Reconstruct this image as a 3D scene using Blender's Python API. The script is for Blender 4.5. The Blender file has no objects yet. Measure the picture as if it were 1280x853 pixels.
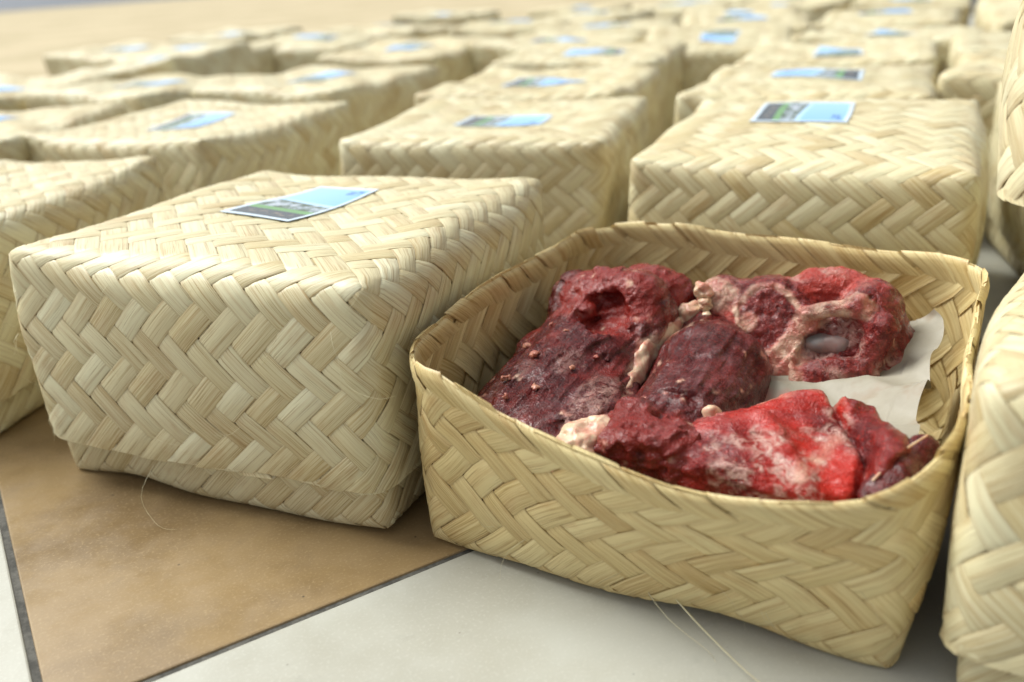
import bpy, bmesh, math, random
import numpy as np
from mathutils import Vector, Matrix, noise

sc = bpy.context.scene
col = sc.collection
R = math.radians

# ------------------------------------------------------------------ camera
FPX, PITCH, ROLL, CAMH = 1161.0, 0.3926, -0.0575, 0.2434
cam = bpy.data.cameras.new('camera'); camo = bpy.data.objects.new('camera', cam); col.objects.link(camo)
cam.sensor_width = 36.0; cam.lens = 36.0 * FPX / 1280.0
cam.clip_start = 0.01; cam.clip_end = 500
_f = Vector((0, math.cos(PITCH), -math.sin(PITCH))); _r = Vector((1, 0, 0)); _u = _r.cross(_f)
_r2 = math.cos(ROLL) * _r + math.sin(ROLL) * _u; _u2 = -math.sin(ROLL) * _r + math.cos(ROLL) * _u
camo.matrix_world = Matrix(((_r2.x, _u2.x, -_f.x, 0), (_r2.y, _u2.y, -_f.y, 0), (_r2.z, _u2.z, -_f.z, CAMH), (0, 0, 0, 1)))
cam.dof.use_dof = True; cam.dof.focus_distance = 0.408; cam.dof.aperture_fstop = 6.2
sc.camera = camo

# ------------------------------------------------------------------ light
SUN_EL, SUN_AZ = R(52), R(-60)          # azimuth from +Y, negative = to the left: beyond the boxes' left end
w = bpy.data.worlds.new('World'); sc.world = w; w.use_nodes = True
nt = w.node_tree; bg = nt.nodes['Background']
sky = nt.nodes.new('ShaderNodeTexSky'); sky.sky_type = 'NISHITA'; sky.sun_disc = False
sky.sun_elevation = SUN_EL; sky.sun_rotation = SUN_AZ; sky.dust_density = 4.0; sky.air_density = 1.0
hs = nt.nodes.new('ShaderNodeHueSaturation'); hs.inputs['Saturation'].default_value = 0.22
nt.links.new(sky.outputs[0], hs.inputs['Color']); nt.links.new(hs.outputs[0], bg.inputs['Color'])
bg.inputs['Strength'].default_value = 0.105
sl = bpy.data.lights.new('sun', 'SUN'); so = bpy.data.objects.new('sun', sl); col.objects.link(so)
sl.energy = 2.4; sl.angle = R(32); sl.color = (0.98, 1.0, 0.95)
_d = Vector((math.sin(SUN_AZ) * math.cos(SUN_EL), math.cos(SUN_AZ) * math.cos(SUN_EL), math.sin(SUN_EL)))
so.rotation_euler = _d.to_track_quat('Z', 'Y').to_euler()
sc.view_settings.view_transform = 'Standard'; sc.view_settings.look = 'None'
sc.view_settings.gamma = 1.0; sc.view_settings.exposure = 0.68; sc.view_settings.use_curve_mapping = False

# ------------------------------------------------------------------ helpers
def tag(o, label=None, cat=None, group=None, kind=None):
    if label: o['label'] = label
    if cat: o['category'] = cat
    if group: o['group'] = group
    if kind: o['kind'] = kind
    return o

def link(name, me, parent=None, mat=None):
    o = bpy.data.objects.new(name, me); col.objects.link(o)
    if parent is not None: o.parent = parent
    if mat is not None and me is not None and not me.materials: me.materials.append(mat)
    return o

def empty(name, loc=(0, 0, 0), rz=0.0):
    o = bpy.data.objects.new(name, None); col.objects.link(o)
    o.location = loc; o.rotation_euler = (0, 0, rz); o.empty_display_size = 0.02
    return o

def make_mesh(name, V, F, mat=None, uv=None, attrs=None, smooth=True):
    me = bpy.data.meshes.new(name)
    me.from_pydata([tuple(v) for v in V], [], [tuple(f) for f in F])
    if smooth: me.polygons.foreach_set('use_smooth', [True] * len(me.polygons))
    if uv is not None:
        l = me.uv_layers.new(name='UVMap')
        idx = np.empty(len(me.loops), int); me.loops.foreach_get('vertex_index', idx)
        l.data.foreach_set('uv', np.asarray(uv, float)[idx].ravel())
    for k, a in (attrs or {}).items():
        at = me.attributes.new(k, 'FLOAT', 'POINT'); at.data.foreach_set('value', np.asarray(a, float))
    if mat: me.materials.append(mat)
    me.update()
    return me

class N:
    """tiny node-tree helper"""
    def __init__(s, name):
        s.m = bpy.data.materials.new(name); s.m.use_nodes = True; s.t = s.m.node_tree
        s.b = s.t.nodes['Principled BSDF']; s.out = s.t.nodes['Material Output']
    def n(s, typ, **kw):
        nd = s.t.nodes.new('ShaderNode' + typ)
        for k, v in kw.items():
            if k.startswith('_'): setattr(nd, k[1:], v)
            else: s.set(nd.inputs[int(k[1:]) if k[0] == 'i' and k[1:].isdigit() else k], v)
        return nd
    def set(s, inp, v):
        if hasattr(v, 'is_output'): s.t.links.new(v, inp)
        elif isinstance(v, bpy.types.Node): s.t.links.new(v.outputs[0], inp)
        else:
            if isinstance(v, tuple) and len(v) == 3 and inp.type == 'RGBA': v = (*v, 1)
            inp.default_value = v
    def P(s, **kw):
        for k, v in kw.items(): s.set(s.b.inputs[k.replace('_', ' ')], v)
    def attr(s, name): return s.n('Attribute', _attribute_name=name).outputs['Fac']
    def math(s, op, a, b=0.0, c=None, clamp=False):
        nd = s.n('Math', _operation=op, i0=a, i1=b, _use_clamp=clamp)
        if c is not None: s.set(nd.inputs[2], c)
        return nd.outputs[0]
    def mix(s, f, a, b, blend='MIX'):
        nd = s.n('Mix', _data_type='RGBA', _blend_type=blend)
        s.set(nd.inputs[0], f); s.set(nd.inputs[6], a); s.set(nd.inputs[7], b)
        return nd.outputs[2]
    def ramp(s, f, stops, interp='LINEAR'):
        nd = s.n('ValToRGB', Fac=f); cr = nd.color_ramp; cr.interpolation = interp
        while len(cr.elements) > 1: cr.elements.remove(cr.elements[-1])
        for i, (p, c) in enumerate(stops):
            e = cr.elements[0] if i == 0 else cr.elements.new(p)
            e.position = p; e.color = (*c, 1) if len(c) == 3 else c
        return nd.outputs[0]
    def rng(s, f, a, b, c=0.0, d=1.0, typ='SMOOTHSTEP'):
        nd = s.n('MapRange', _interpolation_type=typ, Value=f)
        for i, v in ((1, a), (2, b), (3, c), (4, d)): nd.inputs[i].default_value = v
        return nd.outputs[0]
    def noise(s, vec, scale, detail=3.0, rough=0.5, dist=0.0, dims='3D'):
        nd = s.n('TexNoise', _noise_dimensions=dims, Vector=vec, Scale=scale, Detail=detail, Roughness=rough, Distortion=dist)
        return nd.outputs[0]
    def obj(s): return s.n('TexCoord').outputs['Object']
    def uv(s): return s.n('TexCoord').outputs['UV']
    def vmul(s, v, m): return s.n('VectorMath', _operation='MULTIPLY', i0=v, i1=m).outputs[0]
    def vadd(s, v, m): return s.n('VectorMath', _operation='ADD', i0=v, i1=m).outputs[0]
    def bump(s, h, strength=0.3, dist=0.001):
        nd = s.n('Bump', Strength=strength, Distance=dist, Height=h)
        s.set(s.b.inputs['Normal'], nd.outputs[0]); return nd

# ------------------------------------------------------------------ materials
def mat_bamboo(name='bamboo', tone=(1.0, 1.0, 1.0)):
    m = N(name)
    uv = m.uv(); rnd = m.attr('rnd')
    off = m.n('CombineXYZ', X=m.math('MULTIPLY', rnd, 37.0), Y=m.math('MULTIPLY', rnd, 91.0), Z=m.math('MULTIPLY', rnd, 53.0)).outputs[0]
    p = m.vadd(uv, off)
    fib = m.noise(m.vmul(p, (26.0, 0.35, 1.0)), 1.0, 2.0, 0.6)        # fine fibres along the strip
    band = m.noise(m.vmul(p, (5.0, 0.16, 1.0)), 1.0, 2.0, 0.5)        # broad streaks
    patch = m.noise(m.vmul(p, (0.9, 0.45, 1.0)), 1.0, 3.0, 0.6)       # uneven toning along the strip
    tint = m.ramp(rnd, [(0.0, (0.64, 0.58, 0.34)), (0.25, (0.76, 0.75, 0.52)), (0.5, (0.55, 0.455, 0.225)),
                        (0.75, (0.72, 0.69, 0.46)), (0.9, (0.48, 0.37, 0.17)), (1.0, (0.69, 0.645, 0.41))])
    c = m.mix(m.rng(band, 0.46, 0.68, 0.0, 0.5), tint, (0.44, 0.30, 0.125))
    c = m.mix(m.rng(patch, 0.52, 0.74, 0.0, 0.5), c, (0.47, 0.31, 0.14))
    c = m.mix(m.rng(fib, 0.40, 0.62, 0.0, 0.6), c, (0.80, 0.77, 0.53))
    c = m.mix(m.rng(fib, 0.32, 0.43, 0.6, 0.0), c, (0.34, 0.24, 0.10))
    c = m.mix(1.0, c, tone, 'MULTIPLY')
    orn = m.n('ObjectInfo').outputs['Random']                          # each strip / each far lid a shade of its own
    c = m.mix(m.rng(orn, 0.0, 1.0, 0.0, 0.55, 'LINEAR'), c, m.mix(1.0, c, (0.93, 0.87, 0.77), 'MULTIPLY'))
    edge = m.math('ABSOLUTE', m.math('SUBTRACT', m.n('SeparateXYZ', Vector=uv).outputs[0], 0.5))
    c = m.mix(m.rng(edge, 0.44, 0.5, 0.0, 0.45), c, (0.42, 0.29, 0.13))
    m.P(Base_Color=c, Roughness=m.rng(fib, 0.3, 0.7, 0.34, 0.52), Anisotropic=0.6)
    m.set(m.b.inputs['Tangent'], m.n('Tangent', _direction_type='UV_MAP', _uv_map='UVMap').outputs[0])
    m.b.inputs['Specular IOR Level'].default_value = 0.55
    h = m.math('ADD', m.math('MULTIPLY', fib, 0.6), m.math('MULTIPLY', band, 0.8))
    m.bump(h, 0.55, 0.0006)
    tr = m.n('BsdfTranslucent', Color=m.mix(0.5, c, (0.75, 0.5, 0.2)))
    mx = m.n('MixShader', i0=0.10, i1=m.b.outputs[0], i2=tr.outputs[0])
    m.t.links.new(mx.outputs[0], m.out.inputs[0])
    return m.m

def mat_sticker():
    m = N('sticker_print')
    s = m.n('SeparateXYZ', Vector=m.uv()); u, v = s.outputs[0], s.outputs[1]
    def box(a, b, c, d):
        g = lambda x, e: m.math('GREATER_THAN', x, e); l = lambda x, e: m.math('LESS_THAN', x, e)
        return m.math('MULTIPLY', m.math('MULTIPLY', g(u, a), l(u, b)), m.math('MULTIPLY', g(v, c), l(v, d)))
    uvn = m.uv()
    c = m.mix(m.n('RGB').outputs[0], (0.62, 0.74, 0.84), (0.62, 0.74, 0.84))
    blue = m.mix(v, (0.20, 0.45, 0.86), (0.33, 0.60, 0.92))
    c = m.mix(box(0.45, 0.955, 0.06, 0.94), c, blue)
    ph = m.noise(m.vmul(uvn, (9.0, 6.0, 1.0)), 1.0, 3.0, 0.6)
    photo = m.ramp(ph, [(0.3, (0.02, 0.03, 0.03)), (0.45, (0.05, 0.10, 0.04)), (0.55, (0.30, 0.36, 0.42)), (0.7, (0.55, 0.6, 0.66))])
    c = m.mix(box(0.28, 0.52, 0.06, 0.94), c, photo)
    # the pale slanted edge between the picture and the blue field
    sl_ = m.math('ADD', u, m.math('MULTIPLY', v, -0.06))
    c = m.mix(m.math('MULTIPLY', box(0.4, 0.6, 0.06, 0.94), m.math('GREATER_THAN', sl_, 0.45)), c, (0.42, 0.66, 0.90))
    c = m.mix(m.math('MULTIPLY', box(0.5, 0.955, 0.06, 0.94), m.math('GREATER_THAN', sl_, 0.50)), c, blue)
    c = m.mix(box(0.21, 0.29, 0.06, 0.94), c, (0.12, 0.30, 0.09))
    c = m.mix(box(0.045, 0.215, 0.06, 0.94), c, (0.035, 0.05, 0.06))
    ln = m.noise(m.vmul(uvn, (60.0, 9.0, 1.0)), 1.0, 1.0)
    c = m.mix(m.math('MULTIPLY', box(0.10, 0.17, 0.18, 0.82), m.rng(ln, 0.55, 0.6)), c, (0.20, 0.16, 0.12))
    c = m.mix(m.math('MULTIPLY', box(0.82, 0.92, 0.10, 0.34), m.rng(ln, 0.48, 0.52)), c, (0.05, 0.16, 0.42))
    m.P(Base_Color=c, Roughness=0.26); m.b.inputs['Specular IOR Level'].default_value = 0.9
    return m.m

def mat_tile(name, base, dark, light, rough):
    m = N(name)
    p = m.obj(); info = m.n('ObjectInfo').outputs['Random']
    p = m.vadd(p, m.n('CombineXYZ', X=m.math('MULTIPLY', info, 9.0), Y=info, Z=0.0).outputs[0])
    a = m.noise(p, 9.0, 5.0, 0.6); b = m.noise(p, 700.0, 2.0, 0.6); e = m.noise(p, 45.0, 4.0, 0.65)
    sp = m.n('TexVoronoi', Vector=p, Scale=120.0, _feature='F1').outputs['Distance']
    c = m.mix(m.rng(a, 0.38, 0.62), base, dark)
    c = m.mix(m.rng(b, 0.5, 0.75, 0.0, 0.5), c, light)
    c = m.mix(m.math('MULTIPLY', m.rng(sp, 0.10, 0.04), m.rng(e, 0.55, 0.62)), c, tuple(x * 0.35 for x in dark))
    c = m.mix(m.rng(e, 0.58, 0.8, 0.0, 0.35), c, tuple(x * 0.6 for x in dark))
    m.P(Base_Color=c, Roughness=m.rng(e, 0.3, 0.7, rough, rough + 0.2))
    m.bump(m.math('ADD', m.math('MULTIPLY', b, 0.5), m.math('MULTIPLY', e, 0.3)), 0.15, 0.0004)
    return m.m

def mat_plain(name, c1, c2, scale, rough=0.7, bump=0.3, dist=0.002):
    m = N(name); p = m.obj()
    a = m.noise(p, scale, 5.0, 0.65); b = m.noise(p, scale * 7, 3.0, 0.6)
    f = m.math('ADD', m.math('MULTIPLY', a, 0.7), m.math('MULTIPLY', b, 0.3))
    m.P(Base_Color=m.mix(m.rng(f, 0.38, 0.62), c1, c2), Roughness=rough)
    m.bump(f, bump, dist)
    return m.m

BAMBOO = mat_bamboo('bamboo', (1.0, 0.985, 0.985)); STRAW = mat_bamboo('bamboo_straw', (1.02, 0.90, 0.70)); STICKER = mat_sticker()
TILE_BROWN = mat_tile('tile_brown', (0.265, 0.180, 0.082), (0.165, 0.106, 0.045), (0.36, 0.265, 0.14), 0.28)
TILE_WHITE = mat_tile('tile_white', (0.43, 0.43, 0.375), (0.37, 0.36, 0.30), (0.48, 0.48, 0.425), 0.30)
GROUT = mat_plain('grout', (0.045, 0.043, 0.036), (0.11, 0.105, 0.09), 90.0, 0.9)
SAND = mat_plain('sand', (0.38, 0.31, 0.18), (0.48, 0.40, 0.25), 2.2, 0.95)
ROAD = mat_plain('asphalt', (0.05, 0.065, 0.09), (0.10, 0.11, 0.13), 6.0, 0.6)

# ------------------------------------------------------------------ ground, floor, tiles
def box_mesh(name, x0, x1, y0, y1, z0, z1, bev, mat):
    bm = bmesh.new(); bmesh.ops.create_cube(bm, size=1.0)
    for v in bm.verts:
        v.co = Vector(((x0 + x1) / 2 + v.co.x * (x1 - x0), (y0 + y1) / 2 + v.co.y * (y1 - y0), (z0 + z1) / 2 + v.co.z * (z1 - z0)))
    if bev: bmesh.ops.bevel(bm, geom=[e for e in bm.edges if all(v.co.z > (z0 + z1) / 2 for v in e.verts)], offset=bev, segments=2, affect='EDGES', profile=0.5)
    me = bpy.data.meshes.new(name); bm.to_mesh(me); bm.free(); me.materials.append(mat)
    return me

g = link('ground', make_mesh('ground', [(-200, -200, -0.06), (200, -200, -0.06), (200, 300, -0.06), (-200, 300, -0.06)], [(0, 1, 2, 3)], SAND, smooth=False))
tag(g, 'pale sandy ground stretching away beyond the tiled floor', 'ground', kind='structure')
# the far road strip beyond the sand (top-left of the view)
rd = link('road', make_mesh('road', [(-15.3, 2.6, -0.056), (8.7, 27.0, -0.056), (-10, 45, -0.056), (-34, 21, -0.056)], [(0, 1, 2, 3)], ROAD, smooth=False))
tag(rd, 'dark grey asphalt road far beyond the sand', 'road', kind='structure')

TH, O1, O2, TS = 0.5394, 0.3111, -0.0167, 0.40      # tile grid: direction, offsets, pitch
floor = empty('floor', (0, 0, 0), TH); tag(floor, 'tiled floor of brown and white tiles with dark grout', 'floor', kind='structure')
bed = box_mesh('grout_bed', -3.0, 4.2, -2.0, 2.45, -0.10, -0.0010, 0, GROUT)
link('grout_bed', bed, floor)
GW = 0.0016
t_me = {}
for key, mt in (('b', TILE_BROWN), ('w', TILE_WHITE)):
    t_me[key] = box_mesh('tile', -TS / 2 + GW, TS / 2 - GW, -TS / 2 + GW, TS / 2 - GW, -0.012, 0.0, 0.0009, mt)
for i in range(-3, 7):
    for j in range(-2, 5):
        o = link('tile', t_me['b' if (i + j) % 2 == 0 else 'w'], floor)
        o.location = (O2 + (i + 0.5) * TS, O1 + (j + 0.5) * TS, 0)

# ------------------------------------------------------------------ woven boxes
NS = 12                                   # strip pitches along one side

class Shape:
    """maps the sharp-edged unfolded lid to a soft woven box surface"""
    def __init__(s, size=0.204, nd=12, seed=0, flip=False, height=None, taper=0.02, sag=0.003, edge_sag=0.0015, bulge=0.004,
                 rv0=0.006, rv1=0.014, rr=0.010, rc=0.004, tilt=(0, 0), wob=0.0012, rim=None, front=0.0, ears=0.0, zs=1.0):
        s.size = size; s.u = size / NS; s.nd = nd; s.D = (nd + 0.5) * s.u / 2; s.flip = flip
        s.height = height if height else s.D * zs; s.zs = zs
        s.taper, s.sag, s.edge_sag, s.bulge, s.rv0, s.rv1, s.rr, s.rc, s.tilt, s.wob, s.rim, s.front, s.ears = taper, sag, edge_sag, bulge, rv0, rv1, rr, rc, tilt, wob, rim, front, ears
        rg = np.random.default_rng(seed + 11)
        s.ph = rg.uniform(0, 6.28, (3, 4)); s.k = rg.uniform(18, 48, (3, 3)) * rg.choice([-1, 1], (3, 3))
    def sharp(s, x, y, mode):
        """unfolded x, y (mode: which side the strip leaves by) -> sharp position, depth"""
        S = s.size; top = np.ones_like(x, bool); p = np.zeros_like(x); d = np.zeros_like(x)
        if mode == 'front': m = y < 0; p = np.where(m, x, p); d = np.where(m, -y, d)
        elif mode == 'left': m = x < 0; p = np.where(m, 4 * S - y, p); d = np.where(m, -x, d)
        elif mode == 'right': m = x > S; p = np.where(m, S + y, p); d = np.where(m, x - S, d)
        else: m = y > S; p = np.where(m, 3 * S - x, p); d = np.where(m, y - S, d)
        p = np.mod(p, 4 * S); i = np.floor(p / S).astype(int) % 4; t = p - i * S
        sx = np.choose(i, [t, S + 0 * t, S - t, 0 * t]); sy = np.choose(i, [0 * t, t, S + 0 * t, S - t])
        X = np.where(m, sx, np.clip(x, 0, S)) - S / 2; Y = np.where(m, sy, np.clip(y, 0, S)) - S / 2
        return X, Y, d, m
    def soft(s, X, Y, d, off):
        """sharp position + offset along the normal -> soft position"""
        S = s.size; h = S / 2; Z = -d
        cx, cy = np.abs(X) / h, np.abs(Y) / h
        corner = np.clip((cx * cy - 0.55) / 0.45, 0, 1)
        rr = s.rr + (s.rc - s.rr) * corner
        C = np.stack([np.clip(X, -(h - rr), h - rr), np.clip(Y, -(h - rr), h - rr), np.minimum(Z, -rr)], -1)
        v = np.stack([X, Y, Z], -1) - C; ln = np.linalg.norm(v, axis=-1, keepdims=True)
        n = v / np.maximum(ln, 1e-9)
        P = C + n * rr[..., None]
        # vertical corners grow rounder towards the rim
        k = np.clip(d / s.D, 0, 1); rv = s.rv0 + (s.rv1 - s.rv0) * k ** 1.3
        cxy = np.stack([np.clip(P[..., 0], -(h - rv), h - rv), np.clip(P[..., 1], -(h - rv), h - rv)], -1)
        vv = P[..., :2] - cxy; l2 = np.linalg.norm(vv, axis=-1)
        both = (np.abs(P[..., 0]) > h - rv) & (np.abs(P[..., 1]) > h - rv) & (d > 0)
        sc_ = np.where(both & (l2 > rv), rv / np.maximum(l2, 1e-9), 1.0)
        P[..., :2] = cxy + vv * sc_[..., None]
        nn = np.where(both[..., None], np.concatenate([vv / np.maximum(l2, 1e-9)[..., None], 0 * l2[..., None]], -1), n)
        nn = np.where((k > 0.12)[..., None], nn, n)
        P = P + nn * off[..., None]
        x, y = P[..., 0].copy(), P[..., 1].copy()
        fx, fy = 1 - np.clip((x / h) ** 2, 0, 1), 1 - np.clip((y / h) ** 2, 0, 1)
        # bulging / sagging
        prof = np.sin(np.pi * np.clip(k * 0.85 + 0.08, 0, 1))
        isx = np.clip((np.abs(x) / h - 0.8) / 0.2, 0, 1); isy = np.clip((np.abs(y) / h - 0.8) / 0.2, 0, 1)
        P[..., 0] += np.sign(x) * s.bulge * prof * fy * isx
        P[..., 1] += np.sign(y) * s.bulge * prof * fx * isy
        tp = 1 + s.taper * k; P[..., 0] *= tp; P[..., 1] *= tp
        P[..., 1] -= s.front * k ** 1.2 * fx * (y < 0) * isy
        P[..., 2] -= s.sag * fx * fy * np.clip(1 - k * 3, 0, 1)
        P[..., 2] -= s.edge_sag * (fx * isy + fy * isx) * np.clip(1 - k * 1.2, 0, 1)
        P[..., 2] += s.ears * corner * np.clip(1 - k * 2, 0, 1)
        P[..., 2] += (s.tilt[0] * x + s.tilt[1] * y) * np.clip(1 - k, 0, 1)
        for a in range(3):
            ph = P[..., 0] * s.k[a, 0] + P[..., 1] * s.k[a, 1] + P[..., 2] * s.k[a, 2]
            P[..., a] += s.wob * (np.sin(ph + s.ph[a, 0]) + 0.6 * np.sin(1.9 * ph + s.ph[a, 1]))
        if s.flip:
            P[..., 2] = -P[..., 2]
            if s.rim is not None: P[..., 2] *= 1 + (s.rim(x / h, y / h) - 1) * np.clip(k * 1.3, 0, 1)
        else:
            P[..., 2] = P[..., 2] * s.zs + s.height
        return P

LAT = np.array([-0.5, -0.44, 0.0, 0.44, 0.5]); LATH = np.array([-0.00028, 0.0, 0.00007, 0.0, -0.00028])

def strips_of(sh, seed, delta=0.00046, fold=1, seg=3, fold_len=1.7):
    """every strip of one woven shell: list of (V, F, UV, rnd)"""
    rg = np.random.default_rng(seed); out = []
    u, S, D = sh.u, sh.size, sh.D; hu = u / 2; wd = u / math.sqrt(2)
    for fam in (0, 1):
        for k in range(-NS, NS):
            c = (k + 0.5) * u; D = sh.D + rg.normal(0, 0.0006)
            x_in, x_out = (c, S) if c >= 0 else (0.0, S + c)
            me, mx = ('front', 'right') if c >= 0 else ('left', 'back')
            wj = rg.uniform(0.965, 1.015); cj = rg.normal(0, 0.012) * u; dj = rg.uniform(0.8, 1.15); r = rg.uniform()
            # section positions (x along the strip) with cell states
            n0 = int(round((x_in - D) / hu + 0.25)); n1 = int(round((x_out + D) / hu - 0.25))
            X0, X1 = x_in - D, x_out + D
            pos, off = [], []
            def up(i):
                """is the strip on top in cell i (centre x = i * hu)?"""
                x = i * hu; y = x - c
                if x < x_in: q = round((y if me == 'front' else x) / hu); z = me == 'front'
                elif x > x_out: q = round(((S - x) if mx == 'right' else (S - y)) / hu); z = mx == 'back'
                else:
                    dd = [y, S - x, S - y, x]; e = int(np.argmin(dd)); q = round(dd[e] / hu); z = e in (0, 2)
                su = (q % 4) in (2, 3)
                return (not su if z else su) != (fam == 1)
            i0 = int(math.floor(X0 / hu)) - 1; i1 = int(math.ceil(X1 / hu)) + 1
            st = {i: (1.0 if up(i) else -1.0) for i in range(i0 - 1, i1 + 2)}
            for i in range(i0, i1 + 1):
                a, b = st[i - 1], st[i]
                pos.append((i - 0.5) * hu); off.append(a * 1.08 if a == b else 0.0)
                fr = (-0.32, 0.32) if seg == 3 else (0.0,)
                for f in fr: pos.append((i + f) * hu); off.append(b)
            pos = np.array(pos); off = np.array(off)
            oi = lambda x: np.interp(x, pos, off)
            mid = pos[(pos > X0 + 0.3 * hu) & (pos < X1 - 0.3 * hu)]
            pos2 = np.concatenate([[X0], mid, [X1]]); o2 = oi(pos2) * delta * dj
            sh0 = np.clip(1 - (pos2 - X0) / (1.6 * hu), 0, 1); sh1 = np.clip(1 - (X1 - pos2) / (1.6 * hu), 0, 1)
            extra = []
            lat = LAT[None, :] * wd * wj; lr = lat / math.sqrt(2)
            s0 = 1 if me == 'front' else -1; s1 = -1 if mx == 'right' else 1
            shift = lr * (s0 * sh0 + s1 * sh1)[:, None]
            x = pos2[:, None] + shift + lr + cj; y = pos2[:, None] - c + shift - lr - cj
            x = x; dd = np.zeros_like(x)
            ent = pos2 < (x_in + x_out) / 2
            def mapped(x, y, modes, o):
                Xs, Ys, d, m = sh.sharp(x, y, modes)
                over = d > D
                d2 = np.where(over, 2 * D - d, d)
                return sh.soft(Xs, Ys, d2, o)
            xa, ya = (x, y)
            O = o2[:, None] + LATH[None, :]
            def xf(x): return S - x if fam == 1 else x
            def run(x, y, mode, O):
                P = None
                if fam == 1:
                    Xs, Ys, d, m = sh.sharp(x, y, mode); Xs = -Xs
                else: Xs, Ys, d, m = sh.sharp(x, y, mode)
                d = np.where(d > D, 2 * D - d, d)
                return sh.soft(Xs, Ys, d, O)
            Pe = run(x[ent], y[ent], me, O[ent]); Px = run(x[~ent], y[~ent], mx, O[~ent])
            P = np.concatenate([Pe, Px]); V = [P.reshape(-1, 3)]
            m = len(pos2); rows = m
            UV = [np.stack([np.broadcast_to(LAT + 0.5, (m, 5)), np.broadcast_to((pos2 / hu * 0.5)[:, None] * 2, (m, 5))], -1).reshape(-1, 2)]
            F = []
            def quads(r0, r1, base=0):
                for a in range(r0, r1 - 1):
                    for b in range(4):
                        q = base + a * 5 + b
                        F.append((q, q + 5, q + 6, q + 1) if fam == 1 else (q, q + 1, q + 6, q + 5))
            quads(0, m)
            base = m * 5
            # strips of one slant fold over the rim and are tucked back on the other face
            for end in (0, 1):
                mode = me if end == 0 else mx
                isS = (mode in ('right', 'left')) != (fam == 1)
                if not fold or (not isS and fold < 0): continue
                fs = fold if isS else -fold
                es = np.array([0.0, 0.12, 0.5, 1.0, fold_len]) * hu * rg.uniform(0.93, 1.05)
                if end == 0: pp = X0 - es; sgn = s0
                else: pp = X1 + es; sgn = s1
                fx = pp[:, None] + lr * sgn + lr + cj; fy = pp[:, None] - c + lr * sgn - lr - cj
                lay = fs * np.array([0.0, 1.8, 3.0, 2.6, 0.3]) * delta
                if fold > 0: lay[0] = o2[0 if end == 0 else -1]
                P = run(fx, fy, mode, lay[:, None] + LATH[None, :] * fs)
                V.append(P.reshape(-1, 3))
                UV.append(np.stack([np.broadcast_to(LAT + 0.5, (5, 5)), np.broadcast_to((pp / hu)[:, None], (5, 5))], -1).reshape(-1, 2))
                quads(0, 5, base); base += 25
            out.append((np.concatenate(V), F, np.concatenate(UV), r))
    return out

def joined(name, strips):
    V, F, U, A = [], [], [], []; b = 0
    for v, f, uv, r in strips:
        V.append(v); F += [tuple(i + b for i in q) for q in f]; U.append(uv); A.append(np.full(len(v), r)); b += len(v)
    return make_mesh(name, np.concatenate(V), F, BAMBOO, np.concatenate(U), {'rnd': np.concatenate(A)})

def weave(parent, name, strips, single, mat=None):
    """lid or base: an Empty holding its strips, or one joined mesh when they are too small to pick apart"""
    if not single:
        return link(name, strips, parent)
    e = empty(name); e.parent = parent
    for v, f, uv, r in strips:
        link('strip', make_mesh('strip', v, f, mat or BAMBOO, uv, {'rnd': np.full(len(v), r)}), e)
    return e

def sticker(parent, sh, cx, cy, wx, wy, rot=0.0, curl=0.0):
    nu, nv = 14, 10; V = []; U = []
    c, s_ = math.cos(rot), math.sin(rot)
    for j in range(nv + 1):
        for i in range(nu + 1):
            a, b = (i / nu - 0.5) * wx, (j / nv - 0.5) * wy
            V.append((cx + c * a - s_ * b, cy + s_ * a + c * b)); U.append((i / nu, j / nv))
    V = np.array(V); e = np.abs(np.array(U) - 0.5).max(1)
    P = sh.soft(V[:, 0], V[:, 1], np.zeros(len(V)), 0.0011 + 0.0002 * np.clip((e - 0.4) * 10, 0, 1) + curl * np.clip(e - 0.3, 0, 1) ** 2)
    F = [(j * (nu + 1) + i, j * (nu + 1) + i + 1, (j + 1) * (nu + 1) + i + 1, (j + 1) * (nu + 1) + i) for j in range(nv) for i in range(nu)]
    return link('sticker', make_mesh('sticker', P, F, STICKER, U), parent)

def fibre(parent, pts, r=0.00011):
    """one loose bamboo hair as a thin tapering tube"""
    pts = [Vector(p) for p in pts]; V = []; F = []
    fine = []
    for a in range(len(pts) - 1):
        p0 = pts[max(a - 1, 0)]; p1 = pts[a]; p2 = pts[a + 1]; p3 = pts[min(a + 2, len(pts) - 1)]
        for t in (0, .25, .5, .75):
            fine.append(0.5 * ((2 * p1) + (p2 - p0) * t + (2 * p0 - 5 * p1 + 4 * p2 - p3) * t * t + (3 * p1 - p0 - 3 * p2 + p3) * t ** 3))
    fine.append(pts[-1])
    for i, p in enumerate(fine):
        d = (fine[min(i + 1, len(fine) - 1)] - fine[max(i - 1, 0)]).normalized()
        a = d.orthogonal().normalized(); b = d.cross(a); rad = r * (1 - 0.7 * i / len(fine))
        for k in range(3): V.append(p + rad * (math.cos(k * 2.094) * a + math.sin(k * 2.094) * b))
    for i in range(len(fine) - 1):
        for k in range(3): F.append((i * 3 + k, i * 3 + (k + 1) % 3, i * 3 + 3 + (k + 1) % 3, i * 3 + 3 + k))
    n = len(V)
    return link('fibre', make_mesh('fibre', V, F, BAMBOO, [(0.3, i * 0.05) for i in range(n)], {'rnd': [0.3] * n}), parent)

LIDKW = dict(size=0.204, nd=12, taper=0.015, zs=0.93)
BASEKW = dict(size=0.194, nd=10, flip=True, taper=0.02, sag=0.0, edge_sag=0.0, rr=0.006, bulge=0.002, ears=0.0, rv1=0.012)
LIDZ = 0.025

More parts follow.
